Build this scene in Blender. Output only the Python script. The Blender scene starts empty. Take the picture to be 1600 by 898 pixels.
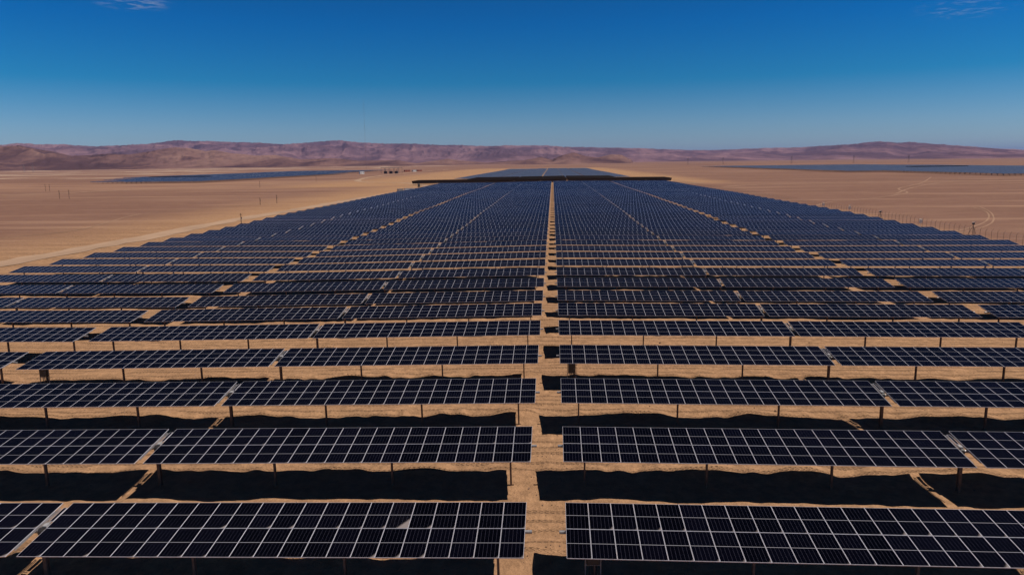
import bpy, bmesh, math, random
import numpy as np
from mathutils import Matrix, Vector, Euler

random.seed(7)
R = math.radians
scene = bpy.context.scene
COL = scene.collection

# ------------------------------------------------------------------ camera
CAM_POS = Vector((0.35, 0.0, 19.14))
PITCH, YAW, ROLL = 9.53, 3.19, -0.65
FPX = 1168.0                       # focal length in photo pixels (1600 wide)
cam_data = bpy.data.cameras.new("camera")
cam_data.sensor_width = 36.0
cam_data.lens = FPX / 1600 * 36.0
cam_data.clip_start = 0.5
cam_data.clip_end = 200000.0
cam = bpy.data.objects.new("camera", cam_data)
COL.objects.link(cam)
CAM_ROT = Matrix.Rotation(R(YAW), 3, 'Z') @ Matrix.Rotation(R(90 - PITCH), 3, 'X') @ Matrix.Rotation(R(ROLL), 3, 'Z')
cam.matrix_world = Matrix.Translation(CAM_POS) @ CAM_ROT.to_4x4()
scene.camera = cam

# ------------------------------------------------------------------ exposure
scene.render.engine = 'CYCLES'
scene.view_settings.view_transform = 'Standard'
scene.view_settings.look = 'None'
scene.view_settings.exposure = -0.25
scene.view_settings.gamma = 1.0
scene.view_settings.use_curve_mapping = False
scene.cycles.max_bounces = 4
scene.cycles.diffuse_bounces = 2
scene.cycles.glossy_bounces = 3
scene.cycles.volume_bounces = 0

# ------------------------------------------------------------------ node helper
class NT:
    def __init__(s, tree):
        s.t = tree; s.n = tree.nodes; s.l = tree.links
    def new(s, typ, **kw):
        n = s.n.new(typ)
        for k, v in kw.items(): setattr(n, k, v)
        return n
    def inp(s, sock, v):
        if v is None: return
        if isinstance(v, bpy.types.NodeSocket): s.l.new(v, sock)
        else:
            try: sock.default_value = v
            except Exception: sock.default_value = (*v, 1.0)
    def math(s, op, a, b=None, c=None, clamp=False):
        n = s.new('ShaderNodeMath', operation=op, use_clamp=clamp)
        for i, v in enumerate((a, b, c)): s.inp(n.inputs[i], v)
        return n.outputs[0]
    def mix(s, f, a, b, blend='MIX'):
        n = s.new('ShaderNodeMix', data_type='RGBA', blend_type=blend)
        s.inp(n.inputs[0], f); s.inp(n.inputs[6], a); s.inp(n.inputs[7], b)
        return n.outputs[2]
    def ramp(s, f, stops, interp='LINEAR'):
        n = s.new('ShaderNodeValToRGB')
        r = n.color_ramp; r.interpolation = interp
        while len(r.elements) < len(stops): r.elements.new(0.5)
        for e, (p, c) in zip(r.elements, stops):
            e.position = p
            e.color = (c, c, c, 1) if isinstance(c, (int, float)) else (*c, 1)
        s.inp(n.inputs[0], f)
        return n.outputs[0]
    def noise(s, vec, scale, detail=3, rough=0.55, dist=0.0):
        n = s.new('ShaderNodeTexNoise')
        s.inp(n.inputs['Vector'], vec)
        n.inputs['Scale'].default_value = scale; n.inputs['Detail'].default_value = detail
        n.inputs['Roughness'].default_value = rough; n.inputs['Distortion'].default_value = dist
        return n.outputs[0]
    def mapping(s, vec, scale=(1, 1, 1), loc=(0, 0, 0), rot=(0, 0, 0)):
        n = s.new('ShaderNodeMapping')
        s.inp(n.inputs[0], vec)
        n.inputs[1].default_value = loc; n.inputs[2].default_value = rot; n.inputs[3].default_value = scale
        return n.outputs[0]
    def maprange(s, v, a, b, c=0.0, d=1.0, smooth=True):
        n = s.new('ShaderNodeMapRange')
        if smooth: n.interpolation_type = 'SMOOTHSTEP'
        s.inp(n.inputs[0], v)
        for i, x in enumerate((a, b, c, d)): n.inputs[i + 1].default_value = x
        return n.outputs[0]

# ------------------------------------------------------------------ world / sky
SUN_EL = 60.0
world = bpy.data.worlds.new("World")
scene.world = world
world.use_nodes = True
w = NT(world.node_tree)
w.n.clear()
sky = w.new('ShaderNodeTexSky', sky_type='NISHITA', sun_disc=False)
sky.sun_elevation = R(SUN_EL); sky.sun_rotation = R(90)
sky.altitude = 1800; sky.air_density = 1.0; sky.dust_density = 0.3; sky.ozone_density = 3.0
tc = w.new('ShaderNodeTexCoord')
sep = w.new('ShaderNodeSeparateXYZ'); w.l.new(tc.outputs['Generated'], sep.inputs[0])
# deep polarised high-desert blue: the sky gets darker and more saturated with elevation
grade = w.ramp(sep.outputs[2], [(0.0, (0.74, 0.82, 0.95)), (0.045, (0.50, 0.76, 0.98)), (0.10, (0.06, 0.59, 0.92)),
                                (0.17, (0.0, 0.49, 0.98)), (0.26, (0.01, 0.38, 0.80)), (0.40, (0.01, 0.10, 0.22)), (1.0, (0.01, 0.025, 0.05))])
skyc = w.mix(1.0, sky.outputs[0], grade, 'MULTIPLY')
sx2 = w.math('MULTIPLY', sep.outputs[0], sep.outputs[0])
azf = w.math('ADD', 1.0, w.math('MULTIPLY', sx2, 0.45))
vs = w.new('ShaderNodeVectorMath', operation='SCALE'); w.l.new(skyc, vs.inputs[0]); w.l.new(azf, vs.inputs['Scale']); skyc = vs.outputs[0]
# thin cirrus wisps, each a small patch of the dome
def wisp(direction, size, stretch, thr):
    d = Vector(direction).normalized()
    vm = w.new('ShaderNodeVectorMath', operation='SUBTRACT')
    w.l.new(tc.outputs['Generated'], vm.inputs[0]); vm.inputs[1].default_value = d
    mp = w.mapping(vm.outputs[0], (1 / size, 1 / size, stretch / size))
    ln = w.new('ShaderNodeVectorMath', operation='LENGTH'); w.l.new(mp, ln.inputs[0])
    fall = w.maprange(ln.outputs['Value'], 0.25, 1.0, 1.0, 0.0)
    nz = w.noise(w.mapping(tc.outputs['Generated'], (22, 22, 120)), 3.0, 6, 0.6, 0.3)
    return w.math('MULTIPLY', fall, w.maprange(nz, thr, thr + 0.25))
def cam_dir(px, py):
    return (CAM_ROT @ Vector((px - 800, 449 - py, -FPX))).normalized()
wm = w.math('MAXIMUM', wisp(cam_dir(205, 2), 0.05, 4, 0.42), w.math('MULTIPLY', wisp(cam_dir(1510, 12), 0.06, 4, 0.46), 0.6))
wm = w.math('MULTIPLY', wm, 0.36)
skyc2 = w.mix(wm, skyc, (6.0, 6.4, 7.2))
bg = w.new('ShaderNodeBackground'); w.l.new(skyc2, bg.inputs[0]); bg.inputs[1].default_value = 0.08
wo = w.new('ShaderNodeOutputWorld'); w.l.new(bg.outputs[0], wo.inputs[0])

# ------------------------------------------------------------------ sun
sd = bpy.data.lights.new("sun", 'SUN')
sd.energy = 5.0; sd.angle = R(0.53); sd.color = (1.0, 0.93, 0.84)
sun = bpy.data.objects.new("sun", sd); COL.objects.link(sun)
sun.rotation_euler = (R(0.5), R(90 - SUN_EL), 0)

# ------------------------------------------------------------------ generic helpers
def tag(o, label=None, cat=None, group=None, kind=None):
    if label: o['label'] = label
    if cat: o['category'] = cat
    if group: o['group'] = group
    if kind: o['kind'] = kind
    return o

def link(o, parent=None):
    COL.objects.link(o)
    if parent: o.parent = parent
    return o

def empty(name, loc=(0, 0, 0), rot=(0, 0, 0)):
    o = bpy.data.objects.new(name, None)
    o.empty_display_size = 0.5
    o.location = loc; o.rotation_euler = rot
    return link(o)

class MB:
    """collects vertices and faces for ONE mesh object"""
    def __init__(s): s.v = []; s.f = []; s.m = []; s.uv = []
    def face(s, pts, mat=0, uv=None):
        b = len(s.v); s.v += [tuple(p) for p in pts]
        s.f.append(tuple(range(b, b + len(pts)))); s.m.append(mat)
        s.uv.append(uv if uv else [(0.0, 0.0)] * len(pts))
    def box(s, c, d, mat=0, rot=None):
        x, y, z = (k / 2 for k in d)
        P = [Vector((a * x, b * y, e * z)) for a in (-1, 1) for b in (-1, 1) for e in (-1, 1)]
        if rot is not None: P = [rot @ p for p in P]
        P = [p + Vector(c) for p in P]
        for q in ((0, 1, 3, 2), (4, 6, 7, 5), (0, 4, 5, 1), (2, 3, 7, 6), (0, 2, 6, 4), (1, 5, 7, 3)):
            s.face([P[i] for i in q], mat)
    def tube(s, a, b, r, n=8, mat=0, r2=None, cap=True):
        a = Vector(a); b = Vector(b); d = (b - a).normalized()
        u = d.orthogonal().normalized(); v = d.cross(u)
        r2 = r if r2 is None else r2
        A = [a + (u * math.cos(2 * math.pi * i / n) + v * math.sin(2 * math.pi * i / n)) * r for i in range(n)]
        B = [b + (u * math.cos(2 * math.pi * i / n) + v * math.sin(2 * math.pi * i / n)) * r2 for i in range(n)]
        for i in range(n):
            j = (i + 1) % n
            s.face([A[i], A[j], B[j], B[i]], mat)
        if cap: s.face(A[::-1], mat); s.face(B, mat)
    def path(s, pts, r, n=6, mat=0):
        for p, q in zip(pts[:-1], pts[1:]): s.tube(p, q, r, n, mat)
    def mesh(s, name, mats):
        me = bpy.data.meshes.new(name)
        me.from_pydata(s.v, [], s.f)
        for m in mats: me.materials.append(m)
        me.polygons.foreach_set('material_index', s.m)
        uvl = me.uv_layers.new(name='UVMap')
        uvl.data.foreach_set('uv', [c for f in s.uv for p in f for c in p])
        me.update()
        return me
    def build(s, name, mats, parent=None, loc=None):
        if not isinstance(mats, (list, tuple)): mats = [mats]
        o = bpy.data.objects.new(name, s.mesh(name, mats))
        if loc is not None: o.location = loc
        return link(o, parent)

def vnoise(x, y, seed=0):
    """smooth value noise, vectorised, range about -1..1"""
    xi = np.floor(x).astype(np.int64); yi = np.floor(y).astype(np.int64)
    xf = x - xi; yf = y - yi
    xf = xf * xf * xf * (xf * (xf * 6 - 15) + 10); yf = yf * yf * yf * (yf * (yf * 6 - 15) + 10)
    def h(a, b):
        n = (a * 374761393 + b * 668265263 + seed * 974634777) & 0x7fffffff
        n = ((n ^ (n >> 13)) * 1274126177) & 0x7fffffff
        return ((n ^ (n >> 16)) & 0xffff) / 32767.5 - 1
    a = h(xi, yi); b = h(xi + 1, yi); c = h(xi, yi + 1); d = h(xi + 1, yi + 1)
    return (a * (1 - xf) + b * xf) * (1 - yf) + (c * (1 - xf) + d * xf) * yf

def fbm(x, y, oct=4, seed=0, ridged=False, gain=0.5):
    s = 0; a = 1; t = 0
    for i in range(oct):
        n = vnoise(x, y, seed + i)
        if ridged: n = 1 - 2 * np.abs(n)
        s = s + a * n; t += a; a *= gain; x = x * 2.03 + 17.1; y = y * 2.03 + 5.7
    return s / t

def smooth(a, b, x):
    t = np.clip((x - a) / (b - a), 0, 1)
    return t * t * (3 - 2 * t)

# ------------------------------------------------------------------ terrain
PITCH_ROW = 10.5; Y1 = 31.9
def height(x, y):
    """large gentle shape of the ground that the trackers follow"""
    x = np.asarray(x, dtype=float); y = np.asarray(y, dtype=float)
    lat = np.where(x < 0, -0.016 * np.minimum(-x, 50) - 0.002 * np.clip(-x - 50, 0, 300), -0.004 * np.minimum(x, 100))
    z = lat
    z = z - 0.5 * smooth(75, 96, y) * (1 - smooth(200, 262, y))
    und = 0.10 * np.sin(y / 31.0 + 0.6) * smooth(230, 300, y) * (1 - smooth(560, 700, y))
    und = und + 0.13 * vnoise(x / 60.0, y / 38.0, 5) * smooth(60, 140, y)
    z = z + und
    far = smooth(700, 2600, np.hypot(x, y))
    z = z + far * 3.0 * fbm(x / 1400.0, y / 900.0, 3, 11)
    return z

def bumps(x, y):
    """small heaps and wheel ridges of loose soil"""
    near = 1 - smooth(230, 420, np.hypot(x, y))
    ym = np.mod(y - Y1 + PITCH_ROW / 2, PITCH_ROW) - PITCH_ROW / 2      # distance from the row axis
    berm = np.exp(-((ym - 2.6) / 0.9) ** 2) * (0.10 + 0.24 * vnoise(x / 2.6, y / 9.0, 31) + 0.13 * vnoise(x / 0.75, y / 2.0, 32))
    berm2 = np.exp(-((ym + 2.7) / 0.9) ** 2) * (0.05 + 0.2 * vnoise(x / 3.9, y / 9.0, 33) + 0.09 * vnoise(x / 0.8, y / 2.0, 37))
    rut = -0.05 * (np.exp(-((ym - 4.3) / 0.2) ** 2) + np.exp(-((ym + 4.4) / 0.2) ** 2))
    b = 0.035 * fbm(x / 1.7, y / 1.7, 4, 21) + 0.02 * vnoise(x / 0.35, y / 0.35, 25)
    inarr = (1 - smooth(95, 100, np.abs(x))) * (1 - smooth(690, 710, y))
    return near * (b + inarr * (berm + berm2 + rut))

def axis_fine(lo, hi, step, grow, limit):
    a = list(np.arange(lo, hi, step)); s = step
    v = hi
    while v < limit:
        a.append(v); s *= grow; v += s
    a.append(limit)
    return a
yp = axis_fine(20.0, 70.0, 0.22, 1.016, 60000.0)
yn = [-k for k in axis_fine(0, 1, 1.0, 1.35, 3000.0)[1:]][::-1]
ys = np.array(yn + list(np.arange(0, 20, 1.0)) + yp)
xp = axis_fine(0.0, 26.0, 0.25, 1.03, 60000.0)
xs = np.array([-k for k in xp[1:]][::-1] + xp)
GX, GY = np.meshgrid(xs, ys)
GZ = height(GX, GY) + bumps(GX, GY)
nx, ny = len(xs), len(ys)
verts = np.stack([GX.ravel(), GY.ravel(), GZ.ravel()], 1)
i = np.arange(ny - 1)[:, None] * nx + np.arange(nx - 1)[None, :]
quads = np.stack([i, i + 1, i + nx + 1, i + nx], -1).reshape(-1, 4)

def grid_mesh(name, verts, quads, mat, smooth_shade=True):
    me = bpy.data.meshes.new(name)
    me.vertices.add(len(verts)); me.vertices.foreach_set('co', verts.astype(np.float32).ravel())
    me.loops.add(quads.size); me.loops.foreach_set('vertex_index', quads.astype(np.int32).ravel())
    me.polygons.add(len(quads))
    me.polygons.foreach_set('loop_start', (np.arange(len(quads)) * 4).astype(np.int32))
    me.polygons.foreach_set('loop_total', np.full(len(quads), 4, np.int32))
    me.polygons.foreach_set('use_smooth', np.full(len(quads), smooth_shade))
    me.update(calc_edges=True)
    me.materials.append(mat)
    o = bpy.data.objects.new(name, me)
    return link(o)

def new_mat(name):
    m = bpy.data.materials.new(name); m.use_nodes = True
    t = NT(m.node_tree); b = m.node_tree.nodes['Principled BSDF']
    return m, t, b

# --- ground material
SAND = (0.43, 0.245, 0.133)
m_ground, t, b = new_mat('desert soil')
geo = t.new('ShaderNodeNewGeometry'); P = geo.outputs['Position']
sp = t.new('ShaderNodeSeparateXYZ'); t.l.new(P, sp.inputs[0])
X, Y = sp.outputs[0], sp.outputs[1]
big = t.noise(t.mapping(P, (0.0022, 0.0045, 0)), 1.0, 5, 0.6, 0.4)
mid = t.noise(t.mapping(P, (0.02, 0.045, 0)), 1.0, 5, 0.6, 0.2)
streak = t.noise(t.mapping(P, (0.0035, 0.05, 0), rot=(0, 0, 0.06)), 1.0, 5, 0.65, 0.5)
fine = t.noise(P, 1.3, 6, 0.65)
grain = t.noise(P, 9.0, 4, 0.7)
# undisturbed varnished plain
plain = t.ramp(big, [(0.3, (0.185, 0.092, 0.066)), (0.5, (0.225, 0.118, 0.084)), (0.66, (0.295, 0.165, 0.112))])
plain = t.mix(t.maprange(streak, 0.52, 0.68), plain, (0.36, 0.21, 0.14))
plain = t.mix(t.math('MULTIPLY', t.maprange(mid, 0.45, 0.7), 0.35), plain, (0.17, 0.085, 0.06))
# far paler salt streaks on the left side
plain = t.mix(t.math('MULTIPLY', t.maprange(t.noise(t.mapping(P, (0.11, 0.22, 0)), 1.0, 6, 0.7), 0.42, 0.62), 0.28), plain, (0.33, 0.19, 0.13))
lz = t.math('MULTIPLY', t.math('MULTIPLY', t.maprange(Y, 560, 720), t.maprange(Y, 1000, 850)), t.maprange(X, -120, -240))
lz = t.math('MULTIPLY', lz, t.maprange(t.noise(t.mapping(P, (0.004, 0.012, 0)), 1.0, 5, 0.65), 0.38, 0.58))
plain = t.mix(t.math('MULTIPLY', lz, 0.7), plain, (0.37, 0.21, 0.135))
salt = t.math('MULTIPLY', t.maprange(t.noise(t.mapping(P, (0.004, 0.0035, 0)), 1.0, 5, 0.65, 0.6), 0.5, 0.58),
              t.math('MULTIPLY', t.maprange(Y, 900, 1500), t.maprange(X, -500, -900)))
plain = t.mix(t.math('MULTIPLY', salt, 0.7), plain, (0.58, 0.42, 0.31))
# disturbed, paler soil of the works area
sand = t.mix(t.maprange(fine, 0.3, 0.7), tuple(c * 0.74 for c in SAND), tuple(c * 1.2 for c in SAND))
sand = t.mix(t.math('MULTIPLY', t.maprange(mid, 0.4, 0.65), 0.4), sand, (0.31, 0.165, 0.09))
warp = t.math('MULTIPLY', t.math('SUBTRACT', t.noise(t.mapping(P, (0.02, 0.012, 0)), 1.0, 4, 0.6), 0.5), 26.0)
ax = t.math('ADD', X, warp)
right_edge = t.maprange(ax, 100, 112, 1, 0)
left_edge = t.maprange(ax, -185, -112, 0, 1)
front = t.maprange(Y, 2300, 2600, 1, 0)
mask = t.math('MULTIPLY', t.math('MULTIPLY', right_edge, left_edge), front)
# works area widens round the second block
ax2 = t.math('ADD', X, t.math('MULTIPLY', warp, 1.5))
m2 = t.math('MULTIPLY', t.math('MULTIPLY', t.maprange(ax2, -290, -200, 0, 1), t.maprange(ax2, 125, 175, 1, 0)),
            t.math('MULTIPLY', t.maprange(Y, 600, 700, 0, 1), front))
mask = t.math('MAXIMUM', mask, m2)
base = t.mix(mask, plain, sand)
# wheel tread prints between the rows
ym = t.math('SUBTRACT', t.math('FLOORED_MODULO', t.math('SUBTRACT', Y, Y1 - PITCH_ROW / 2), PITCH_ROW), PITCH_ROW / 2)
wob = t.math('MULTIPLY', t.math('SUBTRACT', t.noise(t.mapping(P, (0.12, 0.3, 0)), 1.0, 2), 0.5), 1.3)
ymw = t.math('ADD', ym, wob)
def band(c, wd): return t.maprange(t.math('ABSOLUTE', t.math('SUBTRACT', ymw, c)), wd, wd * 0.6, 0, 1)
bands = None
for c, wd in ((3.4, 0.22), (4.9, 0.24), (-3.6, 0.22), (-4.7, 0.2), (2.3, 0.18)):
    bb = band(c, wd); bands = bb if bands is None else t.math('MAXIMUM', bands, bb)
chev = t.math('ADD', t.math('MULTIPLY', X, 3.1), t.math('MULTIPLY', t.math('PINGPONG', t.math('MULTIPLY', ymw, 4.0), 0.5), 1.4))
tread = t.math('ABSOLUTE', t.math('SUBTRACT', t.math('FRACT', chev), 0.5))
tread = t.math('MULTIPLY', t.maprange(tread, 0.12, 0.3), bands)
tread = t.math('MULTIPLY', tread, t.maprange(t.noise(t.mapping(P, (0.15, 0.4, 0), (3, 9, 0)), 1.0, 3), 0.36, 0.50))
nearm = t.math('MULTIPLY', t.maprange(Y, 170, 300, 1, 0), mask)
tread = t.math('MULTIPLY', tread, nearm)
base = t.mix(t.math('MULTIPLY', t.math('MULTIPLY', bands, nearm), 0.3), base, tuple(c * 1.2 for c in SAND))
base = t.mix(t.math('MULTIPLY', tread, 0.5), base, (0.19, 0.105, 0.06))
# clods and small dark stones
vor = t.new('ShaderNodeTexVoronoi', feature='F1'); t.l.new(P, vor.inputs['Vector']); vor.inputs['Scale'].default_value = 2.2
clod = t.math('MULTIPLY', t.maprange(vor.outputs['Distance'], 0.13, 0.06, 0, 1), t.maprange(t.noise(P, 0.35, 3), 0.5, 0.62))
base = t.mix(t.math('MULTIPLY', clod, t.math('MULTIPLY', nearm, 0.5)), base, (0.17, 0.10, 0.065))
base = t.mix(t.math('MULTIPLY', t.maprange(grain, 0.5, 0.7), 0.4), base, (0.20, 0.115, 0.07))
t.inp(b.inputs['Base Color'], base)
b.inputs['Roughness'].default_value = 0.95; b.inputs['Specular IOR Level'].default_value = 0.12
hgt = t.math('ADD', t.math('MULTIPLY', fine, 0.22), t.math('MULTIPLY', grain, 0.06))
lump = t.noise(P, 3.4, 3, 0.6)
hgt = t.math('ADD', hgt, t.math('MULTIPLY', lump, 0.12))
hgt = t.math('SUBTRACT', hgt, t.math('MULTIPLY', tread, 0.3))
hgt = t.math('ADD', hgt, t.math('MULTIPLY', clod, 0.10))
bp = t.new('ShaderNodeBump'); bp.inputs['Strength'].default_value = 0.8; bp.inputs['Distance'].default_value = 1.0
t.inp(bp.inputs['Height'], hgt); t.l.new(bp.outputs[0], b.inputs['Normal'])
ground = grid_mesh('ground', verts, quads, m_ground)
tag(ground, 'wide flat sandy desert plain under the solar field', 'ground', kind='structure')

# --- pixel of the photo -> point on the flat ground (used to find real positions)
def at(px, py, z=0.0):
    d = CAM_ROT @ Vector((px - 800, 449 - py, -FPX))
    k = (z - CAM_POS.z) / d.z
    return CAM_POS + d * k
def hz(x, y): return float(height(x, y))

# --- mountains : polar height fields scaled to their skyline
def mat_rock(name, ca, cb, cc, scale):
    m, t, b = new_mat(name)
    geo = t.new('ShaderNodeNewGeometry'); P = geo.outputs['Position']
    n1 = t.noise(t.mapping(P, (1, 0.3, 2.2)), scale, 7, 0.62, 0.3); n2 = t.noise(t.mapping(P, (1, 0.3, 2.2)), scale * 5, 5, 0.6)
    c = t.ramp(n1, [(0.42, ca), (0.52, cb), (0.62, cc)])
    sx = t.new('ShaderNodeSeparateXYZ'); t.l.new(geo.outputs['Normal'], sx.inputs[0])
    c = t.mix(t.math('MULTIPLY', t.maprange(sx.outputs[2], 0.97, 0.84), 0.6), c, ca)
    c = t.mix(t.math('MULTIPLY', t.maprange(n2, 0.45, 0.65), 0.3), c, tuple(k * 0.6 for k in ca))
    t.inp(b.inputs['Base Color'], c); b.inputs['Roughness'].default_value = 1; b.inputs['Specular IOR Level'].default_value = 0
    return m

def skyline_angle(pts, az):
    """photo skyline points -> elevation tangent at each azimuth"""
    A = []; E = []
    for px, py in pts:
        d = cam_dir(px, py)
        A.append(math.atan2(d.x, d.y)); E.append(d.z / math.hypot(d.x, d.y))
    return np.interp(az, A, E)

def range_mesh(name, pts, r0, r1, peak, mat, seed, a0=-48, a1=46, na=1700, nr=190, rough=0.55, fscale=1400.0, jitter=0.0006, gul=0.42, kn=11):
    az = np.radians(np.linspace(a0, a1, na)); rr = np.linspace(r0, r1, nr)
    A, RR = np.meshgrid(az, rr)
    x = RR * np.sin(A); y = RR * np.cos(A)
    arc = A * (r0 + r1) / 2
    # spurs and gullies run down the slope: the front edge wanders and the relief is drawn out radially
    u = (RR - r0) / (r1 - r0) - 0.16 * (fbm(arc / (fscale * 1.3), RR / (fscale * 6), 4, seed + 20, True) + 0.2)
    env = np.where(u < peak, np.clip(u / peak, 0, 1) ** 1.15, 1 - 0.6 * smooth(peak, 1, u))
    wx = arc + 0.35 * fscale * fbm(arc / fscale / 1.6, RR / fscale / 1.6, 3, seed + 40); wy = RR + 0.5 * fscale * fbm(arc / fscale / 1.6, RR / fscale / 1.6, 3, seed + 50)
    rid = fbm(wx / fscale, wy / fscale * 0.5, 7, seed, True, 0.56) * 0.5 + 0.5
    shape = env * ((1 - rough) + rough * rid * 1.3) + np.minimum(env, 0.45) * gul * fbm(wx / (fscale * 0.26), wy / (fscale * 0.6), 5, seed + 70, True)
    shape = np.maximum(shape, 0) * smooth(0, 0.03, u)
    tgt = skyline_angle(pts, az) + jitter * fbm(az * 160, az * 0, 3, seed + 9)
    tgt = np.maximum(tgt, 0.0003)
    k = np.exp(-np.linspace(-2.0, 2.0, kn) ** 2); k /= k.sum()
    z = shape
    for it in range(4):
        gain = tgt / np.maximum((z - 6) / RR, 1e-5).max(axis=0)
        gs = np.convolve(np.pad(gain, kn // 2, mode='edge'), k, 'valid')
        z = z * gs[None, :]
    z = z + CAM_POS.z * 0 - 2.0 * (u <= 0) - 6
    v = np.stack([x.ravel(), y.ravel(), z.ravel()], 1)
    i = np.arange(nr - 1)[:, None] * na + np.arange(na - 1)[None, :]
    q = np.stack([i, i + 1, i + na + 1, i + na], -1).reshape(-1, 4)
    return grid_mesh(name, v, q, mat)

far_pts = [(-150, 226), (0, 225), (30, 222), (60, 224), (100, 224), (150, 227.5), (200, 225), (235, 223), (262, 219.5), (280, 218), (330, 219.5),
           (400, 221.5), (440, 224), (470, 222), (500, 220), (530, 217.8), (560, 221), (600, 223), (640, 223), (680, 225), (720, 225.5),
           (760, 227), (790, 226), (850, 226), (880, 228), (930, 229), (970, 230), (1000, 230.5), (1050, 232.5), (1100, 233.5),
           (1150, 232), (1200, 230), (1250, 229), (1290, 226.5), (1340, 223), (1375, 219), (1400, 221.5), (1425, 220.5), (1460, 223.5),
           (1500, 226), (1550, 230), (1600, 232), (1750, 235)]
near_pts = [(-150, 228), (0, 225.5), (30, 223.5), (55, 229), (85, 234), (110, 240), (140, 239), (170, 236.5), (200, 238), (235, 233), (255, 229), (275, 227), (300, 229), (320, 233),
            (335, 231.5), (360, 236), (400, 240), (430, 239), (470, 246), (520, 244), (560, 248), (620, 247), (650, 252), (700, 245), (720, 248), (760, 251),
            (800, 248), (820, 247), (845, 242), (862, 246), (880, 239), (897, 235), (915, 241), (935, 243), (955, 238), (972, 239), (985, 245), (992, 254),
            (1040, 256), (1100, 256), (1200, 252), (1300, 250), (1400, 248), (1600, 244), (1750, 243)]
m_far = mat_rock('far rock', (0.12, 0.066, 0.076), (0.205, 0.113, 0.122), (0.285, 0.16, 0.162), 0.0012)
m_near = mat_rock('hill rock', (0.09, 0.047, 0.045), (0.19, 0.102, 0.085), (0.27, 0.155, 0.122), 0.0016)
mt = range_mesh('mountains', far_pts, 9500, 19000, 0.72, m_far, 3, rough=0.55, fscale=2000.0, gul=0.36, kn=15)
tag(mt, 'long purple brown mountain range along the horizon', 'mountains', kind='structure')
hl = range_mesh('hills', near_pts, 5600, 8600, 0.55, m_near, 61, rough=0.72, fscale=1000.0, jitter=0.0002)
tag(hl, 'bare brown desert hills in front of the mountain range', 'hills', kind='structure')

# --- haze
def haze():
    mb = MB(); mb.box((0, 28000, 310), (140000, 70000, 700))
    m, t, b = new_mat('thin air'); t.n.remove(b)
    v = t.new('ShaderNodeVolumePrincipled')
    v.inputs['Color'].default_value = (0.32, 0.46, 1.0, 1); v.inputs['Density'].default_value = 1.9e-5
    v.inputs['Anisotropy'].default_value = 0.0
    t.l.new(v.outputs[0], t.n['Material Output'].inputs['Volume'])
    o = mb.build('haze', m); tag(o, kind='stuff')
    o['label'] = 'thin dry haze over the desert plain'
haze()

# ------------------------------------------------------------------ simple materials
def simple(name, col, rough=0.6, metal=0.0, nscale=None, namt=0.3, spec=0.5):
    m, t, b = new_mat(name)
    if nscale:
        geo = t.new('ShaderNodeTexCoord')
        n = t.noise(geo.outputs['Object'], nscale, 4, 0.6)
        c = t.mix(t.maprange(n, 0.3, 0.7), tuple(k * (1 - namt) for k in col), tuple(min(1, k * (1 + namt)) for k in col))
        t.inp(b.inputs['Base Color'], c)
    else: b.inputs['Base Color'].default_value = (*col, 1)
    b.inputs['Roughness'].default_value = rough; b.inputs['Metallic'].default_value = metal
    b.inputs['Specular IOR Level'].default_value = spec
    return m
m_frame = simple('anodised frame', (0.58, 0.56, 0.63), 0.5, 0.0, 6.0, 0.12)
m_back = simple('panel back', (0.028, 0.024, 0.024), 0.6, 0.0, 3.0, 0.2, 0.2)
m_galv = simple('galvanised steel', (0.30, 0.29, 0.30), 0.45, 0.4, 4.0, 0.25)
m_post = simple('weathered steel post', (0.17, 0.11, 0.085), 0.7, 0.1, 3.0, 0.3)
m_dark = simple('dark box paint', (0.035, 0.032, 0.033), 0.5, 0.0, 8.0, 0.2)
m_ctrl = simple('pale grey box paint', (0.33, 0.32, 0.33), 0.6, 0.0, 4.0, 0.1)
m_white = simple('white paint', (0.74, 0.73, 0.70), 0.5, 0.0, 4.0, 0.08)
m_cable = simple('black cable', (0.02, 0.02, 0.02), 0.5)
m_rust = simple('rusty red paint', (0.35, 0.10, 0.05), 0.6, 0.0, 4.0, 0.2)
m_wood = simple('weathered wood', (0.13, 0.08, 0.055), 0.9, 0.0, 2.0, 0.25)

# photovoltaic glass: six cell columns, two half-cut halves, dust in the low corner
m_glass, t, b = new_mat('photovoltaic glass')
uvn = t.new('ShaderNodeUVMap'); uvn.uv_map = 'UVMap'
su = t.new('ShaderNodeSeparateXYZ'); t.l.new(uvn.outputs[0], su.inputs[0]); U, V = su.outputs[0], su.outputs[1]
oi = t.new('ShaderNodeObjectInfo')
fu = t.math('ABSOLUTE', t.math('SUBTRACT', t.math('FRACT', t.math('MULTIPLY', U, 6.0)), 0.5))
lu = t.math('GREATER_THAN', fu, 0.483)
fv = t.math('ABSOLUTE', t.math('SUBTRACT', t.math('FRACT', t.math('MULTIPLY', V, 24.0)), 0.5))
lv = t.math('MULTIPLY', t.math('GREATER_THAN', fv, 0.475), 0.08)
midl = t.math('LESS_THAN', t.math('ABSOLUTE', t.math('SUBTRACT', V, 0.5)), 0.0062)
rnd = oi.outputs['Random']
cell = t.mix(rnd, (0.0005, 0.0005, 0.0010), (0.0016, 0.0015, 0.0040))
c = t.mix(t.math('MAXIMUM', lu, lv), cell, (0.075, 0.07, 0.105))
c = t.mix(midl, c, (0.34, 0.33, 0.37))
sc = t.new('ShaderNodeSeparateColor'); t.l.new(oi.outputs['Color'], sc.inputs[0])
dust = t.math('SUBTRACT', 1.0, sc.outputs[0])              # set per panel through its object colour
du = t.math('SUBTRACT', 1.0, U)
dn = t.noise(t.mapping(uvn.outputs[0], (3, 5, 1)), 2.0, 3)
dd = t.math('ADD', t.math('ADD', t.math('MULTIPLY', du, 1.0), t.math('MULTIPLY', V, 1.45)), t.math('MULTIPLY', dn, 0.12))
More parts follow.
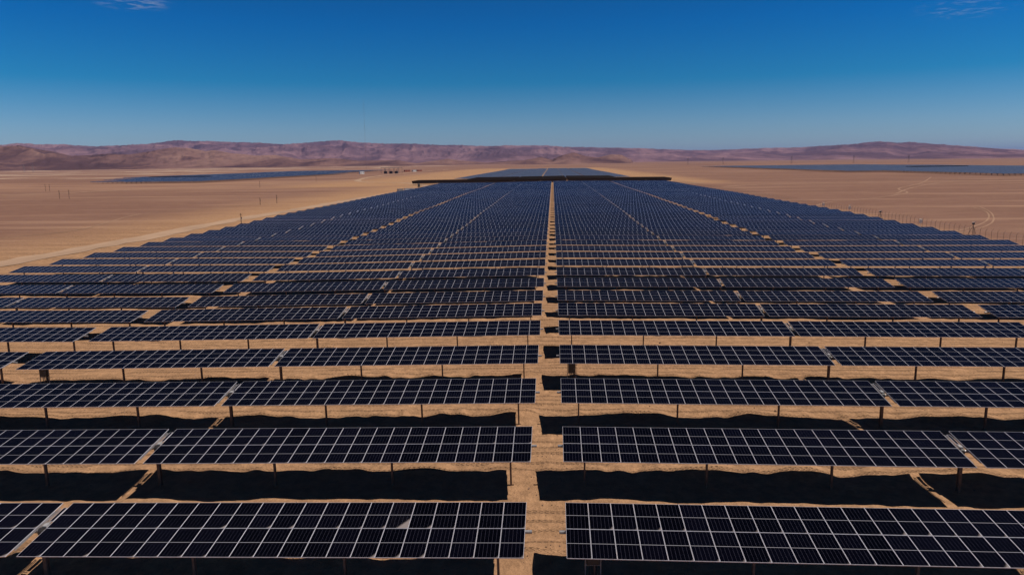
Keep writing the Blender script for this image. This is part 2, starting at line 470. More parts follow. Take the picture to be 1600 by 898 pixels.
lim = t.math('MULTIPLY', dust, 0.62)
dm = t.math('MULTIPLY', t.maprange(t.math('SUBTRACT', lim, dd), -0.07, 0.13), 0.8)
film = t.math('MULTIPLY', t.maprange(dust, 0.5, 1.0), t.math('MULTIPLY', t.maprange(dn, 0.3, 0.7), 0.012))
c = t.mix(t.math('MAXIMUM', dm, film), c, (0.32, 0.27, 0.26))
t.inp(b.inputs['Base Color'], c)
b.inputs['IOR'].default_value = 1.36
t.inp(b.inputs['Roughness'], t.math('ADD', 0.07, t.math('MULTIPLY', dm, 0.5)))

# ------------------------------------------------------------------ the solar tracker
MW, MP, ML, MT = 1.072, 1.084, 2.09, 0.035      # module width, spacing, length, thickness
NCOL = 21; GAP = 0.52                          # columns in a wing, drive gap
WING = NCOL * MP; HALF = WING + GAP / 2
TILT = 7.9; TUBE_Z = 2.45; OFF = 0.15
CLR = 0.02

def module(mb, cx, cy, z=0.0):
    """one framed module lying in the XY plane, top at z"""
    x0, x1, y0, y1 = cx - MW / 2, cx + MW / 2, cy - ML / 2, cy + ML / 2
    f = 0.0115
    a0, a1, b0, b1 = x0 + f, x1 - f, y0 + f, y1 - f
    zt = z; zb = z - MT; zi = z - 0.003
    O = [(x0, y0), (x1, y0), (x1, y1), (x0, y1)]; I = [(a0, b0), (a1, b0), (a1, b1), (a0, b1)]
    for k in range(4):
        j = (k + 1) % 4
        mb.face([(*O[k], zt), (*O[j], zt), (*I[j], zt), (*I[k], zt)], 1)
        mb.face([(*O[k], zb), (*O[j], zb), (*O[j], zt), (*O[k], zt)], 1)
        mb.face([(*I[k], zt), (*I[j], zt), (*I[j], zi), (*I[k], zi)], 1)
    mb.face([(*p, zi) for p in I], 0, [(0, 0), (1, 0), (1, 1), (0, 1)])
    mb.face([(*p, zb) for p in O[::-1]], 2)
PM = [m_glass, m_frame, m_back]

mb = MB(); module(mb, 0, 0); ME_MODULE = mb.mesh('solar_panel', PM)
mb = MB()
for k in range(NCOL):
    for s in (-1, 1): module(mb, (k - (NCOL - 1) / 2) * MP, s * (ML / 2 + CLR / 2))
ME_WING = mb.mesh('panel_table', PM)
ME_WING_DARK = mb.mesh('panel_table', [m_glass, m_dark, m_back])  # frame colour darkened in place of shade, muting the sunlit frame edges

def ibeam(mb, h0, h1, wx=0.10, dy=0.20, th=0.012):
    zc, zh = (h0 + h1) / 2, h1 - h0
    mb.box((0, dy / 2 - th / 2, zc), (wx, th, zh)); mb.box((0, -dy / 2 + th / 2, zc), (wx, th, zh))
    mb.box((0, 0, zc), (th, dy - 2 * th, zh))
mb = MB(); ibeam(mb, -1.0, TUBE_Z - 0.10)
mb.box((0, 0, TUBE_Z - 0.02), (0.06, 0.26, 0.16))
ME_POST = mb.mesh('post', [m_post])
mb = MB(); ibeam(mb, -1.0, TUBE_Z - 0.2, 0.16, 0.26, 0.016)
mb.box((0, 0, TUBE_Z - 0.19), (0.30, 0.30, 0.02))
ME_DPOST = mb.mesh('drive_post', [m_post])
mb = MB(); mb.tube((-HALF - 0.30, 0, 0), (HALF + 0.30, 0, 0), 0.085, 8)
ME_TUBE = mb.mesh('torque_tube', [m_galv])
mb = MB()
for s in (-1, 1):
    for k in range(NCOL + 1):
        x = s * (GAP / 2 + k * MP)
        x = max(-HALF + 0.03, min(HALF - 0.03, x)) if k == NCOL else (x + s * 0.03 if k == 0 else x)
        mb.box((x, 0, 0.095), (0.05, 2.9, 0.045))
ME_RAIL = mb.mesh('mounting_rail', [m_galv])
# slew drive: gear housing, ring, motor; then its control box and the narrow supply panel
mb = MB()
mb.tube((-0.09, 0, 0), (0.09, 0, 0), 0.19, 16); mb.box((0, -0.05, -0.2), (0.16, 0.4, 0.14))
mb.tube((0, -0.25, -0.2), (0, -0.62, -0.2), 0.06, 10); mb.tube((-0.13, 0, 0), (0.13, 0, 0), 0.11, 12)
ME_DRIVE = mb.mesh('slew_drive', [m_dark])
mb = MB(); mb.box((0.04, 0.28, 0.13), (0.22, 0.28, 0.10)); mb.box((0.04, 0.28, 0.184), (0.19, 0.25, 0.008))
mb.box((0.04, 0.52, 0.11), (0.16, 0.06, 0.05)); ME_CTRL = mb.mesh('control_box', [m_ctrl])
mb = MB(); x0, x1, y0, y1, z = -0.02, 0.17, 0.62, 1.75, 0.13
mb.box(((x0 + x1) / 2, (y0 + y1) / 2, z - 0.015), (x1 - x0, y1 - y0, 0.03), 1)
mb.face([(x0 + .02, y0 + .02, z + .004), (x1 - .02, y0 + .02, z + .004), (x1 - .02, y1 - .02, z + .004), (x0 + .02, y1 - .02, z + .004)], 0, [(.1, .1), (.2, .1), (.2, .2), (.1, .2)])
ME_AUX = mb.mesh('supply_panel', PM)
mb = MB(); mb.box((-0.19, 0.05, 0.12), (0.03, 3.3, 0.04)); mb.box((-0.10, 0.75, 0.12), (0.025, 1.8, 0.03))
for k in (-0.1, 0.75, 1.6): mb.box((-0.145, k, 0.12), (0.06, 0.04, 0.028))
ME_STRUT = mb.mesh('edge_brace', [m_galv])
# drooping string cable under the lower edge beside a post
mb = MB()
pts = [Vector((0.0 + 0.45 * k / 8, -0.15, -0.08 - 0.33 * math.sin(math.pi * k / 8))) for k in range(9)]
mb.path(pts, 0.012, 5); ME_CABLE = mb.mesh('cable', [m_cable])
SMALL = {}

POSTS = [HALF - 1.3, HALF - 8.5, HALF - 15.75]

def child(name, me, parent, loc=(0, 0, 0), rot=(0, 0, 0)):
    o = bpy.data.objects.new(name, me); o.location = loc; o.rotation_euler = rot
    return link(o, parent)

def make_tracker(tilt, level):
    """level 2: every panel its own part; 1: one table of panels per wing plus posts and drive; 0: tables, tube and posts only"""
    root = empty('solar_tracker')
    rx = (R(tilt), 0, 0); up = Matrix.Rotation(R(tilt), 3, 'X')
    for s in (-1, 1):
        if level == 2:
            for k in range(NCOL):
                for q in (-1, 1):
                    p = up @ Vector((s * (GAP / 2 + (k + 0.5) * MP), q * (ML / 2 + CLR / 2), OFF + MT)) + Vector((0, 0, TUBE_Z))
                    child('solar_panel', ME_MODULE, root, p, rx)
        else:
            p = up @ Vector((s * (GAP / 2 + WING / 2), 0, OFF + MT)) + Vector((0, 0, TUBE_Z))
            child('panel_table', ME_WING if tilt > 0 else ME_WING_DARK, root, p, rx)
        for x in POSTS: child('post', ME_POST, root, (s * x, 0, 0))
    child('torque_tube', ME_TUBE, root, (0, 0, TUBE_Z), rx)
    child('control_box', ME_CTRL, root, (0, 0, TUBE_Z), rx)
    if level >= 1:
        child('post', ME_DPOST, root)
        child('mounting_rail', ME_RAIL, root, (0, 0, TUBE_Z), rx)
        d = child('slew_drive', ME_DRIVE, root, (0, 0, TUBE_Z), rx)
        child('supply_panel', ME_AUX, root, (0, 0, TUBE_Z), rx)
        child('edge_brace', ME_STRUT, root, (0, 0, TUBE_Z), rx)
    if level == 2:
        child('cable', ME_CABLE, root, (-HALF + 1.6, 0, TUBE_Z))
    return root

def copy_tree(o, parent=None):
    c = o.copy(); COL.objects.link(c)
    if parent: c.parent = parent
    for ch in o.children: copy_tree(ch, c)
    return c

ONES = ['', 'first', 'second', 'third', 'fourth', 'fifth', 'sixth', 'seventh', 'eighth', 'ninth', 'tenth', 'eleventh', 'twelfth', 'thirteenth',
        'fourteenth', 'fifteenth', 'sixteenth', 'seventeenth', 'eighteenth', 'nineteenth']
TENS = {2: ('twentieth', 'twenty'), 3: ('thirtieth', 'thirty'), 4: ('fortieth', 'forty'), 5: ('fiftieth', 'fifty'), 6: ('sixtieth', 'sixty')}
def ordinal(n):
    if n < 20: return ONES[n]
    a, b = TENS[n // 10]
    return a if n % 10 == 0 else b + '-' + ONES[n % 10]

AISLE = 0.9; LANE = 1.7
C1 = AISLE + HALF; C2 = C1 + 2 * HALF + LANE
COLS = [(-C2, 'outer tracker on the left'), (-C1, 'inner tracker left of the central aisle'),
        (C1, 'inner tracker right of the central aisle'), (C2, 'outer tracker on the right')]
protos = {}
used = set()
def place(tilt, level, x, y, label, group):
    key = (tilt, level)
    if key not in protos: protos[key] = make_tracker(tilt, level)
    o = protos[key] if key not in used else copy_tree(protos[key])
    used.add(key)
    slope = (hz(x + 22, y) - hz(x - 22, y)) / 44
    o.location = (x, y, (hz(x + 22, y) + hz(x - 22, y)) / 2)
    o.rotation_euler = (R(random.uniform(-0.35, 0.35)), -math.atan(slope), 0)
    tag(o, label, 'solar tracker', group)
    return o

TAN_HALF = 800 / FPX
count = 0
trackers = {}
NROWS = 58
for n in range(1, NROWS + 1):
    y = Y1 + (n - 1) * PITCH_ROW
    for ci, (x, words) in enumerate(COLS):
        # skip trackers wholly outside the frame (with a margin for a step to the side)
        xl, xr = x - HALF, x + HALF
        zc = y + 2
        lim_l = -TAN_HALF * zc * 1.08 - 0.06 * zc - 6; lim_r = TAN_HALF * zc * 1.08 + 6
        if xr < lim_l or xl > lim_r: continue
        level = 2 if n <= 9 else (1 if n <= 30 else 0)
        trackers[n, ci] = place(TILT, level, x, y, 'blue panelled solar tracker, %s row from the front, %s' % (ordinal(n), words), 'solar trackers of the near block')
        count += 1

# dust in the lower right corners of the panels of the front rows
def dust_panels():
    for (n, ci), root in trackers.items():
        for ch in root.children:
            if not ch.name.startswith('solar_panel'): continue
            d = 0.0
            if n == 1: d = random.uniform(0.16, 0.42) if random.random() < 0.75 else 0
            elif n in (2, 3) and ci == 1: d = random.uniform(0.1, 0.34)
            elif random.random() < 0.15: d = random.uniform(0, 0.12)
            if n == 1 and ci == 1:
                lx = HALF - ch.location.x             # from the aisle end
                if abs(lx - 5.5 * MP) < 0.4 and ch.location.y > 0:
                    d = 0.95; ch['label'] = 'solar panel with a pale dust patch in its corner'
                elif abs(lx - 4.5 * MP) < 0.4 and ch.location.y < 0: d = 0.4
            ch.color = (1 - d, 1, 1, 1)
dust_panels()

# second block: its front rows are turned the other way and show their dark backs
B0 = 672.0
STEP = 2 * HALF + LANE
bc = [-106 + k * STEP for k in range(5)]
bl = ['far left', 'left', 'middle', 'right', 'far right']
nb = 0
for n in range(1, 15):
    for k, (x, words) in enumerate(zip(bc, bl)):
        if nb + count >= 299: break
        if (k == 0 and n not in (2, 3, 4, 5)) or (k == 4 and n not in (3, 4, 5, 6, 7)): continue
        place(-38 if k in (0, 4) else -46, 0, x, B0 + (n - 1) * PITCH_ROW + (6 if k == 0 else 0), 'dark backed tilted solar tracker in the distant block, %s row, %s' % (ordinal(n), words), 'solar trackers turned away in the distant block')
        nb += 1

# everything beyond: several hundred more trackers, one object
def distant():
    mb = MB()
    def slab(x0, x1, y, tilt, top=0):
        c, s = math.cos(R(tilt)), math.sin(R(tilt)); h = 2.11; z = hz((x0 + x1) / 2, y) + 2.6
        ncol = max(1, round((x1 - x0) / MP))
        a = (x0, y - h * c, z - h * s); bq = (x1, y - h * c, z - h * s); cq = (x1, y + h * c, z + h * s); dq = (x0, y + h * c, z + h * s)
        mb.face([a, bq, cq, dq], top, [(0, 0), (ncol, 0), (ncol, 2), (0, 2)])
        lo = [(p[0], p[1], p[2] - 0.06) for p in (a, bq, cq, dq)]
        mb.face(lo[::-1], 1)
        top = [a, bq, cq, dq]
        for k in range(4):
            j = (k + 1) % 4; mb.face([lo[k], lo[j], top[j], top[k]], 1)
        for k in range(4):
            px = x0 + (x1 - x0) * (k + 0.5) / 4
            zz = hz(px, y)
            mb.face([(px - .08, y, zz - 1), (px + .08, y, zz - 1), (px + .08, y, z - 0.05), (px - .08, y, z - 0.05)], 2)
            mb.face([(px, y - .1, zz - 1), (px, y + .1, zz - 1), (px, y + .1, z - 0.05), (px, y - .1, z - 0.05)], 2)
    def field(cols, y0, y1, inside, tiltf, step=10.5, top=0):
        y = y0
        while y < y1:
            for x in cols:
                if inside(x, y):
                    tl = tiltf(x, y)
                    slab(x - HALF, x - GAP / 2, y, tl, top); slab(x + GAP / 2, x + HALF, y, tl, top)
            y += step
    step = 2 * HALF + LANE
    colsB = [-12 - 2.5 * step + k * step for k in range(6)]
    field(colsB, B0 + 14 * PITCH_ROW, 1880, lambda x, y: abs(x + 12) < 1.6 * step, lambda x, y: 4, top=3)
    colsL = [-622 - step + k * step for k in range(6)]
    field(colsL, 850, 2080, lambda x, y: y > 850 + max(0, (-520 - x)) * 2.2 and not (x > -470 and y > 1500),
          lambda x, y: -30 if (1170 < y < 1205 and -640 < x < -560) else 7)
    colsR = [425 + k * step for k in range(9)]
    field(colsR, 700, 2100, lambda x, y: y > {0: 1050, 1: 780}.get(round((x - 425) / step), 700),
          lambda x, y: -30 if (1375 < y < 1420 and 645 < x < 740) else 4.5, top=3)
    o = mb.build('distant_solar_trackers', [m_pvfar, m_back, m_post, m_pvdusty])
    tag(o, 'blue grey mass of distant solar trackers in three blocks across the plain', 'solar trackers', kind='stuff')

m_pvfar, t, b = new_mat('photovoltaic tables far')
uvn = t.new('ShaderNodeUVMap'); uvn.uv_map = 'UVMap'
su = t.new('ShaderNodeSeparateXYZ'); t.l.new(uvn.outputs[0], su.inputs[0])
fu = t.math('ABSOLUTE', t.math('SUBTRACT', t.math('FRACT', su.outputs[0]), 0.5))
fv = t.math('ABSOLUTE', t.math('SUBTRACT', t.math('FRACT', su.outputs[1]), 0.5))
ln = t.math('MAXIMUM', t.math('GREATER_THAN', fu, 0.478), t.math('GREATER_THAN', fv, 0.488))
c = t.mix(ln, (0.03, 0.032, 0.045), (0.5, 0.49, 0.53))
t.inp(b.inputs['Base Color'], c); b.inputs['Roughness'].default_value = 0.25; b.inputs['IOR'].default_value = 1.3
m_pvdusty, t, b = new_mat('dusty photovoltaic tables')
uvn = t.new('ShaderNodeUVMap'); uvn.uv_map = 'UVMap'
su = t.new('ShaderNodeSeparateXYZ'); t.l.new(uvn.outputs[0], su.inputs[0])
fu = t.math('ABSOLUTE', t.math('SUBTRACT', t.math('FRACT', su.outputs[0]), 0.5))
c = t.mix(t.math('GREATER_THAN', fu, 0.478), (0.060, 0.066, 0.092), (0.45, 0.46, 0.52))
t.inp(b.inputs['Base Color'], c); b.inputs['Roughness'].default_value = 0.35; b.inputs['IOR'].default_value = 1.25
distant()

# ------------------------------------------------------------------ roads and tracks, sheets that follow the ground
def mat_dirt(name, col):
    m, t, b = new_mat(name)
    geo = t.new('ShaderNodeNewGeometry')
    n = t.noise(t.mapping(geo.outputs['Position'], (0.08, 0.03, 0)), 1.0, 5, 0.65)
    c = t.mix(t.maprange(n, 0.35, 0.65), tuple(k * 0.86 for k in col), tuple(k * 1.1 for k in col))
    t.inp(b.inputs['Base Color'], c); b.inputs['Roughness'].default_value = 1; b.inputs['Specular IOR Level'].default_value = 0.1
    return m
m_road = mat_dirt('pale gravel', (0.42, 0.275, 0.185))
m_track = mat_dirt('pale wheel track', (0.36, 0.22, 0.148))

def strip(name, pts, width, mat, label, cat, lift=0.05, wob=0.15, step=6.0):
    P = [Vector((p[0], p[1], 0)) for p in pts]
    # Catmull-Rom resample
    out = []
    for k in range(len(P) - 1):
        p0 = P[max(k - 1, 0)]; p1 = P[k]; p2 = P[k + 1]; p3 = P[min(k + 2, len(P) - 1)]
        n = max(4, int((p2 - p1).length / step))
        for q in range(n):
            s = q / n
            out.append(0.5 * ((2 * p1) + (p2 - p0) * s + (2 * p0 - 5 * p1 + 4 * p2 - p3) * s * s + (3 * p1 - p0 - 3 * p2 + p3) * s ** 3))
    out.append(P[-1])
    mb = MB(); prev = None
    NW = 4
    for k, p in enumerate(out):
        d = (out[min(k + 1, len(out) - 1)] - out[max(k - 1, 0)]).normalized(); nrm = Vector((-d.y, d.x, 0))
        wl = width / 2 * (1 + wob * random.uniform(-1, 1)); wr = width / 2 * (1 + wob * random.uniform(-1, 1))
        row = []
        for j in range(NW + 1):
            f = -wl + (wl + wr) * j / NW; q = p + nrm * f
            row.append(Vector((q.x, q.y, hz(q.x, q.y) + lift + float(np.maximum(bumps(q.x, q.y), 0)))))
        if prev:
            for j in range(NW): mb.face([prev[j], row[j], row[j + 1], prev[j + 1]])
        prev = row
    o = mb.build(name, mat); tag(o, label, cat, kind='structure')
    return o
strip('road', [(-118, 60), (-119, 160), (-117, 260), (-113, 380), (-108, 520), (-106, 640), (-150, 760), (-235, 900), (-300, 1400), (-320, 2400)], 7.5, m_road,
      'pale gravel service road beside the left edge of the solar field', 'road', wob=0.3, lift=0.08)
strip('road', [(-130, 657), (-40, 655), (60, 655), (130, 657)], 9, m_road, 'pale cross road between the near and the distant block', 'road', lift=0.08)
def wp(L): return [(at(*p).x, at(*p).y) for p in L]
for L, wd, lab in [([(1200, 336), (1240, 333), (1290, 315), (1340, 311), (1400, 304), (1418, 300), (1405, 293), (1440, 285), (1455, 276)], 1.1, 'winding pale wheel track on the plain right of the field'),
               ([(1130, 291), (1200, 287), (1300, 285), (1420, 282), (1600, 281)], 4.0, 'long straight pale track across the plain on the right'),
               ([(1480, 360), (1530, 348), (1545, 338), (1540, 328), (1520, 322)], 0.55, 'looping pale wheel track near the right fence'),
               ([(1488, 361), (1540, 350), (1553, 340), (1546, 328), (1530, 321)], 0.5, 'outer curve of the looping wheel track near the right fence'),
               ([(1400, 302), (1430, 291), (1480, 284), (1560, 281)], 1.2, 'pale wheel track branching towards the right edge'),
               ([(0, 302), (120, 298), (250, 292), (420, 286), (560, 279), (660, 270)], 9.0, 'broad pale track crossing the plain on the left'),
               ([(0, 364), (130, 352), (220, 330), (330, 322), (420, 314)], 0.8, 'faint pale track left of the gravel road')]:
    strip('track', wp(L), wd, m_track, lab, 'track', lift=0.06, wob=0.3)

# loose stones beside the aisle and on the heaps
def stones():
    mb = MB()
    rs = random.Random(4)
    for k in range(900):
        y = 22 + (rs.random() ** 1.6) * 90
        x = rs.gauss(0, 0.9) if rs.random() < 0.3 else rs.uniform(-0.75, 0.75) * y
        s = rs.uniform(0.02, 0.07) * (2.0 if rs.random() < 0.05 else 1)
        z = hz(x, y) + float(bumps(x, y))
        c = Vector((x, y, z + s * 0.3)); q = Euler((rs.random() * 3, rs.random() * 3, rs.random() * 3)).to_matrix()
        V = [q @ Vector((a * s * rs.uniform(.6, 1.3), b2 * s * rs.uniform(.6, 1.3), e * s * rs.uniform(.5, 1))) + c for a, b2, e in ((1, 0, 0), (-1, 0, 0), (0, 1, 0), (0, -1, 0), (0, 0, 1), (0, 0, -1))]
        for f in ((0, 2, 4), (2, 1, 4), (1, 3, 4), (3, 0, 4), (2, 0, 5), (1, 2, 5), (3, 1, 5), (0, 3, 5)): mb.face([V[j] for j in f])
    o = mb.build('loose_stones', simple('stone', (0.22, 0.14, 0.10), 0.95, 0, 3.0, 0.3, 0.1))
    tag(o, 'small loose stones scattered over the sand between the rows', 'stones', kind='stuff')
stones()

# ------------------------------------------------------------------ combiner boxes on the end posts
def combiner(x, y, label, sc=1.0):
    z = hz(x, y)
    root = empty('combiner_box', (x, y, z))
    tag(root, label, 'electrical box', 'electrical boxes under the trackers')
    mb = MB(); mb.box((0, 0, 1.45 * sc), (0.62 * sc, 0.28, 0.80 * sc)); mb.build('cabinet', m_dark, root)
    mb = MB(); mb.box((0, -0.155, 1.45 * sc), (0.54 * sc, 0.02, 0.70 * sc)); d = mb.build('door', simple('dark door', (0.05, 0.047, 0.05), 0.4, 0.2), root)
    mb = MB(); mb.box((0.2 * sc, -0.18, 1.45 * sc), (0.03, 0.03, 0.12)); mb.build('handle', m_galv, d)
    mb = MB()
    for s in (-1, 1):
        mb.box((s * 0.37 * sc, 0, 0.85 * sc), (0.05, 0.05, 2.1 * sc + 0.4))
    mb.box((0, 0, 1.96 * sc), (0.74 * sc, 0.05, 0.05)); mb.box((0, 0, 0.98 * sc), (0.69 * sc, 0.05, 0.04))
    mb.build('support_frame', m_galv, root)
    mb = MB()
    for k in (-0.15, 0, 0.15): mb.tube((k, 0, 1.05 * sc), (k * 0.8, 0, -0.2), 0.03, 6)
    mb.build('conduit', m_cable, root)
yr = lambda n: Y1 + (n - 1) * PITCH_ROW
combiner(AISLE + 1.05, yr(4) - 0.3, 'dark electrical box on a post right of the aisle, under the fourth row')
combiner(-(AISLE + 2 * HALF - 1.3), yr(4) - 0.35, 'larger dark electrical box under the fourth row at the far left', 1.15)
combiner(AISLE + 1.25, yr(1) - 0.1, 'dark electrical box under the front row right of the aisle', 0.95)

# ------------------------------------------------------------------ boundary fence on the right
def fence():
    root = empty('boundary_fence', (104, 120, hz(104, 120)))
    tag(root, 'tall wire boundary fence on thin posts beyond the right edge of the field', 'fence')
    X0 = 104.0
    mb = MB(); mb.tube((0, 0, -0.4), (0, 0, 2.7), 0.035, 6); mb.tube((0, 0, 2.7), (0.35, 0, 3.15), 0.025, 5)
    me = mb.mesh('fence_post', [m_post])
    rest = MB(); n = 0; base = root.location
    yv = 120.0
    while yv < 660:
        z = hz(X0, yv)
        if n < 100:
            child('fence_post', me, root, (X0 - base.x, yv - base.y, z - base.z))
        else:
            p = Vector((X0, yv, z)) - base
            rest.tube(p + Vector((0, 0, -0.4)), p + Vector((0, 0, 2.7)), 0.035, 5); rest.tube(p + Vector((0, 0, 2.7)), p + Vector((0.35, 0, 3.15)), 0.025, 4)
        n += 1; yv += 2.4
    o = rest.build('fence_post_row', m_post, root); o['kind'] = 'stuff'
    wires = MB()
    for hgt in (0.1, 0.7, 1.3, 1.9, 2.5, 2.7):
        yv = 120.0
        while yv < 650:
            wires.tube(Vector((X0, yv, hz(X0, yv) + hgt)) - base, Vector((X0, yv + 13, hz(X0, yv + 13) + hgt)) - base, 0.008, 3, cap=False); yv += 13
    wires.build('fence_wire', m_galv, root)
fence()

# weather stations / cameras beside the fence
def station(px, py, label, hgt=3.0, tripod=False):
    p = at(px, py); z = hz(p.x, p.y)
    root = empty('weather_station', (p.x, p.y, z)); tag(root, label, 'weather station', 'small stations along the right edge')
    mb = MB(); mb.tube((0, 0, -0.3), (0, 0, hgt), 0.06, 8); mb.build('mast', m_post if tripod else m_white, root)
    if tripod:
        for k in range(3):
            a = k * 2.094 + 0.3
            mb = MB(); mb.tube((0, 0, hgt * 0.75), (1.1 * math.cos(a), 1.1 * math.sin(a), -0.1), 0.05, 6); mb.build('leg', m_post, root)
        mb = MB(); mb.box((0, 0, hgt * 0.9), (0.5, 0.35, 0.5)); mb.build('instrument_box', m_dark, root)
    else:
        mb = MB(); mb.box((0, -0.1, hgt * 0.72), (0.75, 0.4, 0.95)); mb.build('instrument_box', m_white, root)
    mb = MB(); mb.tube((-0.4, 0, hgt), (0.4, 0, hgt), 0.03, 6); mb.tube((0.4, 0, hgt), (0.4, 0, hgt + 0.25), 0.07, 6); mb.build('sensor_arm', m_galv, root)
station(1286, 326, 'most distant small white station on a mast at the right edge')
station(1327, 333, 'white boxed station at the right edge, second from the distance', 3.2)
station(1375, 340, 'dark three-legged instrument stand between the white stations', 2.6, True)
station(1438, 352, 'nearest small white station on a mast at the right edge', 2.6)
station(1520, 361, 'dark three-legged instrument stand nearest on the right', 3.2, True)

# ------------------------------------------------------------------ poles, pylons, mast
def pole(px, py, h, label, arm=True):
    p = at(px, py); z = hz(p.x, p.y)
    root = empty('utility_pole', (p.x, p.y, z)); tag(root, label, 'pole', 'poles on the left plain')
    mb = MB(); mb.tube((0, 0, -0.5), (0, 0, h), 0.15, 8, r2=0.10); mb.build('pole_shaft', m_wood, root)
    if arm: mb = MB(); mb.box((0, 0, h * 0.9), (h * 0.2, 0.12, 0.12)); mb.build('crossarm', m_wood, root)
    mb = MB(); mb.box((0, 0.25, h * 0.62), (0.35, 0.3, 0.6)); mb.build('transformer', m_dark, root)
pole(93, 307.5, 5.5, 'left one of the two nearer poles on the left plain')
pole(108, 307.5, 5.8, 'right one of the two nearer poles on the left plain')
pole(71, 296, 6, 'left one of the two more distant poles on the left plain')
pole(77.5, 296, 6, 'right one of the two more distant poles on the left plain')
pole(406, 291, 6, 'distant pole on the plain in front of the left solar block')
pole(406.5, 317, 3.6, 'short pole left of the gravel road, left one of two')
pole(432.5, 315, 4.4, 'taller pole left of the gravel road, right one of two')
pole(494, 282, 6, 'most distant single pole in front of the left solar block')
pole(377, 348, 4.2, 'single pole at the left edge of the solar field')

def lattice(name, x, y, h, wbase, wtop, r, nseg, arms=()):
    z = hz(x, y); root = empty(name, (x, y, z)); mb = MB()
    def cor(f, k):
        wd = (wbase + (wtop - wbase) * f) / 2; sx = (-1, 1, 1, -1)[k]; sy = (-1, -1, 1, 1)[k]
        return Vector((sx * wd, sy * wd, h * f))
    for k in range(4): mb.tube(cor(0, k), cor(1, k), r, 4)
    for s in range(nseg):
        f0, f1 = s / nseg, (s + 1) / nseg
        for k in range(4): mb.tube(cor(f0, k), cor(f1, (k + 1) % 4), r * 0.6, 3)
    mb.build('lattice_tower', m_pyl, root)
    for az, al in arms:
        mb = MB(); mb.tube((-al, 0, az), (al, 0, az), r * 1.4, 4); mb.tube((-al, 0, az), (0, 0, az + al * 0.3), r, 4); mb.tube((al, 0, az), (0, 0, az + al * 0.3), r, 4)
        mb.build('crossarm', m_pyl, root)
    return root
m_pyl = simple('pylon steel', (0.25, 0.22, 0.22), 0.6, 0.2)
for px, lab in ((1130, 'leftmost steel pylon beyond the plain on the right'), (1237, 'second steel pylon from the left beyond the right plain'),
                (1334, 'third steel pylon from the left beyond the right solar block'), (1420, 'rightmost steel pylon beyond the right solar block'),
                (1075, 'fainter steel pylon right of the central hills')):
    d = cam_dir(px, 250); a = math.atan2(d.x, d.y); r = 3300
    o = lattice('power_pylon', r * math.sin(a), r * math.cos(a), 30, 5, 1.4, 0.15, 6, ((21, 6), (25, 5), (28.5, 4)))
    tag(o, lab, 'pylon', 'pylons of the far power line')
for px, lab in ((51, 'faint steel pylon at the foot of the hills, far left'), (37, 'second faint steel pylon at the far left')):
    d = cam_dir(px, 260); a = math.atan2(d.x, d.y); r = 3600
    o = lattice('power_pylon', r * math.sin(a), r * math.cos(a), 30, 5, 1.4, 0.15, 6, ((21, 6), (26, 5)))
    tag(o, lab, 'pylon', 'pylons of the far power line')
d = cam_dir(572, 250); a = math.atan2(d.x, d.y); r = 1950
o = lattice('radio_mast', r * math.sin(a), r * math.cos(a), 178, 0.8, 0.8, 0.03, 60)
tag(o, 'very tall thin lattice mast rising into the sky over the hills', 'mast')
for k in range(3):
    mb = MB(); g = k * 2.094 + 0.4
    for hh in (60, 115, 170): mb.tube((0.4 * math.cos(g), 0.4 * math.sin(g), hh), (80 * math.cos(g), 80 * math.sin(g), 0), 0.02, 3)
    mb.build('guy_wire', m_pyl, o)

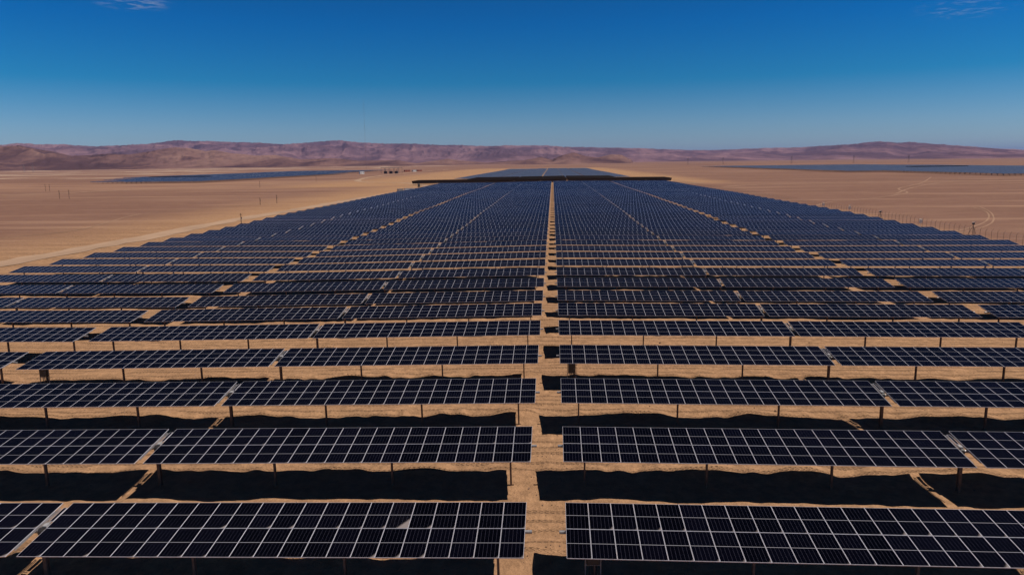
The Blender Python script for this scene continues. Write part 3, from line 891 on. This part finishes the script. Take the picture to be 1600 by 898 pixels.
# ------------------------------------------------------------------ inverter station, substation, small far buildings
def cabin(x, y, size, label, mat, rz=0.65, name='inverter_cabin'):
    z = hz(x, y); root = empty(name, (x, y, z), (0, 0, rz)); tag(root, label, 'cabin')
    lx, ly, lz = size
    mb = MB(); mb.box((0, 0, lz / 2 + 0.3), (lx, ly, lz)); mb.box((0, 0, 0.1), (lx + 0.4, ly + 0.4, 0.5)); wl = mb.build('wall', mat, root)
    mb = MB(); mb.box((0, 0, lz + 0.36), (lx + 0.3, ly + 0.3, 0.12)); mb.build('roof', m_galv, root)
    for s in (-0.25, 0.25):
        mb = MB(); mb.box((s * lx, -ly / 2 - 0.02, lz * 0.45 + 0.3), (lx * 0.10, 0.06, lz * 0.6)); mb.build('door', m_dark, root)
    return root
p = at(637, 300)
cabin(p.x + 1, p.y, (6.5, 3.0, 3.0), 'white inverter cabin beside the left edge of the field', m_white)
cabin(p.x - 5.5, p.y + 2, (3.2, 2.8, 2.6), 'small grey transformer housing just left of the white cabin', simple('grey paint', (0.33, 0.32, 0.32), 0.6))
cabin(p.x + 8.5, p.y + 3, (3.6, 3.2, 2.2), 'low grey transformer housing right of the white cabin', simple('pale grey paint', (0.45, 0.44, 0.43), 0.6))
p = at(654.5, 291)
cabin(p.x, p.y, (1.4, 1.3, 2.4), 'narrow dark green cabinet at the corner of the distant block', m_dark)
p = at(728, 285.5)
cabin(p.x, p.y, (7, 3, 2.6), 'rusty red container in front of the distant block', m_rust, name='shipping_container')
for px, py, sz, lab, mt_ in ((565, 270.5, (9, 6, 5), 'small white building at the right end of the left solar block', m_white),
                          (636, 267.5, (14, 6, 4), 'low brown building among the far substation structures', m_rust),
                          (647, 267.3, (9, 6, 3.6), 'low white building right of the far substation', m_white),
                          (655, 267, (12, 6, 3.4), 'low reddish building at the right end of the far substation', m_rust)):
    p = at(px, py); cabin(p.x, p.y, sz, lab, mt_, name='building')
def substation():
    p = at(612, 270); root = empty('substation', (p.x, p.y, hz(p.x, p.y))); tag(root, 'dark steel gantries of the far electrical substation', 'substation')
    for k in range(5):
        mb = MB(); x = (k - 2) * 9
        mb.tube((x - 3.5, 0, 0), (x - 3.5, 0, 13), 0.35, 5); mb.tube((x + 3.5, 0, 0), (x + 3.5, 0, 13), 0.35, 5); mb.tube((x - 3.9, 0, 12), (x + 3.9, 0, 12), 0.4, 5)
        mb.build('gantry', m_pyl, root)
    for k in range(3):
        mb = MB(); mb.box(((k - 1) * 11, -6, 2.5), (6, 4, 5)); mb.tube(((k - 1) * 11, -6, 5), ((k - 1) * 11, -6, 8), 0.4, 6); mb.build('transformer', m_dark, root)
substation()
print('trackers', count, nb)
